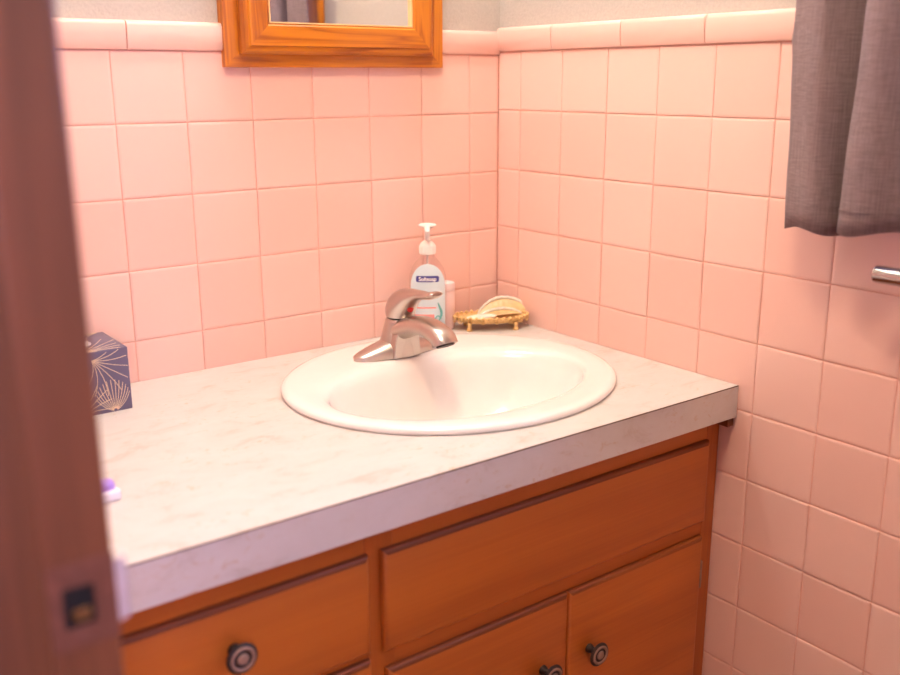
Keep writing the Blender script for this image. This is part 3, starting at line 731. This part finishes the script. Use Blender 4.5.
obj('scroll_border', bm, M['gold'], sd, smooth=True)
for sx, sy in ((-0.62, -0.72), (0.62, -0.72), (-0.62, 0.72), (0.62, 0.72)):
    bm = bmesh.new(); lathe(bm, [(0.0046, 0.0), (0.0056, 0.0020), (0.0046, 0.005), (0.0034, 0.009), (0.0050, 0.0145)], (A_*sx, B_*sy, 0), 'z', 16); obj('foot', bm, M['gold'], sd, smooth=True)
def shell_fan(bm, w, h, cup, ribs=9, rim=False):
    """shallow scalloped leaf, tapering to both ends; x width, z height, y cup"""
    rows = []
    for k in range(11):
        t = k/10; row = []
        for i in range(41):
            s = -1+2*i/40
            prof = max(0.0, 1-s*s)**0.72
            row.append((w*s*(0.80+0.20*t), cup*(1-(1-t)**1.6)*prof - 0.0004*math.cos(s*PI*ribs)*t - cup*0.5*prof, h*t*prof*(1+0.01*math.cos(s*PI*ribs)) + 0.004*s))
        rows.append(row)
    if rim:
        tube(bm, rows[-1], [0.0006+0.0026*max(0, 1-(2*i/40-1)**2)**0.5 for i in range(41)], 8); return
    loft(bm, rows, False, False, closed=False)
    r = bmesh.ops.extrude_face_region(bm, geom=list(bm.faces))
    for e in r['geom']:
        if isinstance(e, bmesh.types.BMVert): e.co.y += 0.0018
for (px, py, pz, w, h, cup, tilt) in ((0.0275, 0.019, 0.022, 0.050, 0.033, 0.016, 0.50), (0.018, 0.003, 0.0200, 0.042, 0.017, 0.014, 0.55)):
    mat = Matrix.Translation((px, py, pz)) @ Matrix.Rotation(-tilt, 4, 'X')
    t_ = bmesh.new(); shell_fan(t_, w, h, cup); bm = bmesh.new(); merge(bm, t_, 0, mat); sl = obj('shell_leaf', bm, M['shell'], sd, smooth=60)
    t_ = bmesh.new(); shell_fan(t_, w, h, cup, rim=True); bm = bmesh.new(); merge(bm, t_, 0, mat); obj('pale_rim', bm, M['rim'], sl, smooth=60)
so = thing('soap_bar', 'worn cream sliver of soap lying in the gilt soap dish', 'soap', (-0.0725, -0.0700, 0.0), -0.52)
bm = bmesh.new()
rings = []
for k in range(13):
    u = -1+2*k/12; s = math.sqrt(max(0.0, 1-u*u))*0.97+0.02
    rings.append(ering((-0.020+0.030*u, -0.0135+0.002*u, 0.0235+0.0015*u), (0, 1, 0), (0, 0.15, 1), 0.0105*s, 0.0052*s, 20))
loft(bm, rings); obj('sliver', bm, M['soap'], so, smooth=True)

# ------------------------------------------------------------------ tissue box
TW, TH = 0.112, 0.0905
tx = thing('tissue_box', 'navy tissue box with gold leaf line pattern against the back tiles', 'tissue box', (-0.768-TW/2, -0.119+0.0530, 0.0), 0.0)
bm = bmesh.new(); box(bm, -TW/2, TW/2, -0.053, 0.053, 0, TH, 0.0012, 2); obj('carton', bm, M['boxblue'], tx, smooth=40)
bm = bmesh.new()
def gold_fan(root, a0, a1, ln, bend, nl, plane):
    for k in range(nl):
        a = a0+(a1-a0)*k/(nl-1); pts = []
        L = ln*(0.72+0.28*math.sin(PI*k/(nl-1)))
        for i in range(13):
            t = i/12; ang = a + bend*(k/(nl-1)-0.5)*2*t
            u = root[0]+L*t*math.cos(ang); v = root[1]+L*t*math.sin(ang)
            pts.append((u, v))
        draw(pts, plane)
def draw(pts, plane):
    cur_ = []
    U0, U1, V0, V1 = (-TW/2+0.0015, TW/2-0.0015, 0.0015, TH-0.0015) if plane == 'front' else (-TW/2+0.0015, TW/2-0.0015, -0.0515, 0.0515)
    if plane == 'side': U0, U1 = -0.0515, 0.0515
    def flush():
        if len(cur_) > 1:
            tube(bm, cur_, 0.00045, 5)
    for u, v in pts:
        if U0 <= u <= U1 and V0 <= v <= V1:
            cur_.append((u, -0.0531, v) if plane == 'front' else (u, v, TH+0.0001) if plane == 'top' else (TW/2+0.0001, u, v))
        else:
            flush(); cur_ = []
    flush()
for plane in ('front', 'side'):
    o = TW/2 if plane == 'front' else 0.053
    gold_fan((o-0.050, TH-0.012), -1.35, 0.15, 0.062, 0.55, 9, plane)
    gold_fan((o-0.024, 0.001), 0.45, 2.85, 0.046, -0.42, 13, plane)
    gold_fan((o-0.070, 0.0), 0.30, 1.5, 0.05, 0.5, 8, plane)
    gold_fan((o-0.105, 0.045), -0.7, 0.7, 0.04, 0.5, 7, plane)
gold_fan((TW/2-0.060, -0.0515), 0.15, 1.5, 0.075, 0.45, 10, 'top'); gold_fan((TW/2-0.01, 0.05), 2.2, 3.6, 0.06, 0.5, 10, 'top'); gold_fan((-0.03, -0.05), 0.6, 2.4, 0.06, 0.5, 9, 'top')
obj('gold_leaf_pattern', bm, M['gilt'], tx)
bm = bmesh.new(); lathe(bm, [(0.022, 0), (0.022, 0.0004)], (0, 0, TH-0.0001), 'z', 32); obj('opening', bm, M['paper'], tx)

# ------------------------------------------------------------------ small white and lilac item by the jamb
fl = thing('floss_box', 'small white plastic box with lilac lid on the left end of countertop', 'box', (-0.9090, -0.4130, 0.0), 0.12)
bm = bmesh.new(); box(bm, -0.022, 0.022, -0.011, 0.011, 0.0, 0.0130, 0.0035, 3); obj('box_body', bm, M['whitep'], fl, smooth=50)
bm = bmesh.new(); rings = []
for z, s in ((0.0129, 1.0), (0.0185, 0.98), (0.0225, 0.85), (0.0240, 0.5)): rings.append(ering((0.004, 0.001, z), (1, 0, 0), (0, 1, 0), 0.0150*s, 0.0085*s, 28, 0.7))
loft(bm, rings); obj('lid', bm, M['lilac'], fl, smooth=50)

# ------------------------------------------------------------------ camera
r_yaw, r_pitch, r_roll = 0.6424913962, -0.2595735025, -0.0044887385
f = Vector((math.sin(r_yaw)*math.cos(r_pitch), math.cos(r_yaw)*math.cos(r_pitch), math.sin(r_pitch)))
rt = Vector((math.cos(r_yaw), -math.sin(r_yaw), 0)); up = rt.cross(f)
r2 = rt*math.cos(r_roll)+up*math.sin(r_roll); u2 = -rt*math.sin(r_roll)+up*math.cos(r_roll)
cam = bpy.data.cameras.new('camera'); co = bpy.data.objects.new('camera', cam); COL.objects.link(co)
co.matrix_world = Matrix(((r2.x, u2.x, -f.x, -1.1933256), (r2.y, u2.y, -f.y, -1.4404592), (r2.z, u2.z, -f.z, 0.4501965), (0, 0, 0, 1)))
cam.sensor_width = 36; cam.lens = 36*973.5937/900; cam.clip_start = 0.02
cam.dof.use_dof = True; cam.dof.focus_distance = 1.52; cam.dof.aperture_fstop = 2.9
sc.camera = co

# ------------------------------------------------------------------ light
def light(name, kind, loc, power, col, **kw):
    l = bpy.data.lights.new(name, kind); l.energy = power; l.color = col
    for k, v in kw.items(): setattr(l, k, v)
    o = bpy.data.objects.new(name, l); COL.objects.link(o); o.location = loc
    return o
for dx in (-0.18, 0.0, 0.18):
    light('lamp_bulb', 'POINT', (-0.36+dx, -0.175, 1.235), 7.4, (1.0, 0.95, 0.91), shadow_soft_size=0.048)
wl_ = light('window_daylight', 'AREA', (0.16, (wy0+wy1)/2, (wz0+wz1)/2), 46.0, (0.33, 0.46, 1.0), shape='RECTANGLE', size=0.58, size_y=0.78)
wl_.rotation_euler = (0, PI/2, 0)
hl = light('hall_daylight', 'AREA', (-1.38, -2.75, 0.55), 36.0, (0.70, 0.58, 1.0), shape='RECTANGLE', size=0.8, size_y=1.0)
hl.rotation_euler = Vector((0.45, 2.1, -0.5)).to_track_quat('-Z', 'Y').to_euler()
light('added_fill_bulb', 'POINT', (-0.88, -0.93, 1.48), 37.0, (1.0, 0.77, 0.52), shadow_soft_size=0.11)  # added warm fill that lifts the lower wall and cabinet front
w = bpy.data.worlds.new('world'); sc.world = w; w.use_nodes = True
w.node_tree.nodes['Background'].inputs['Color'].default_value = (0.80, 0.82, 0.95, 1)
w.node_tree.nodes['Background'].inputs['Strength'].default_value = 0.12

# everything above was laid out from the counter top; lift it so that the floor is z = 0
for o in list(sc.objects):
    if o.parent is None: o.location.z += H

sc.view_settings.view_transform = 'Standard'; sc.view_settings.look = 'None'
sc.view_settings.exposure = 0.0; sc.view_settings.gamma = 1.0
sc.view_settings.use_curve_mapping = False
sc.cycles.use_denoising = True
sc.cycles.max_bounces = 10; sc.cycles.diffuse_bounces = 6
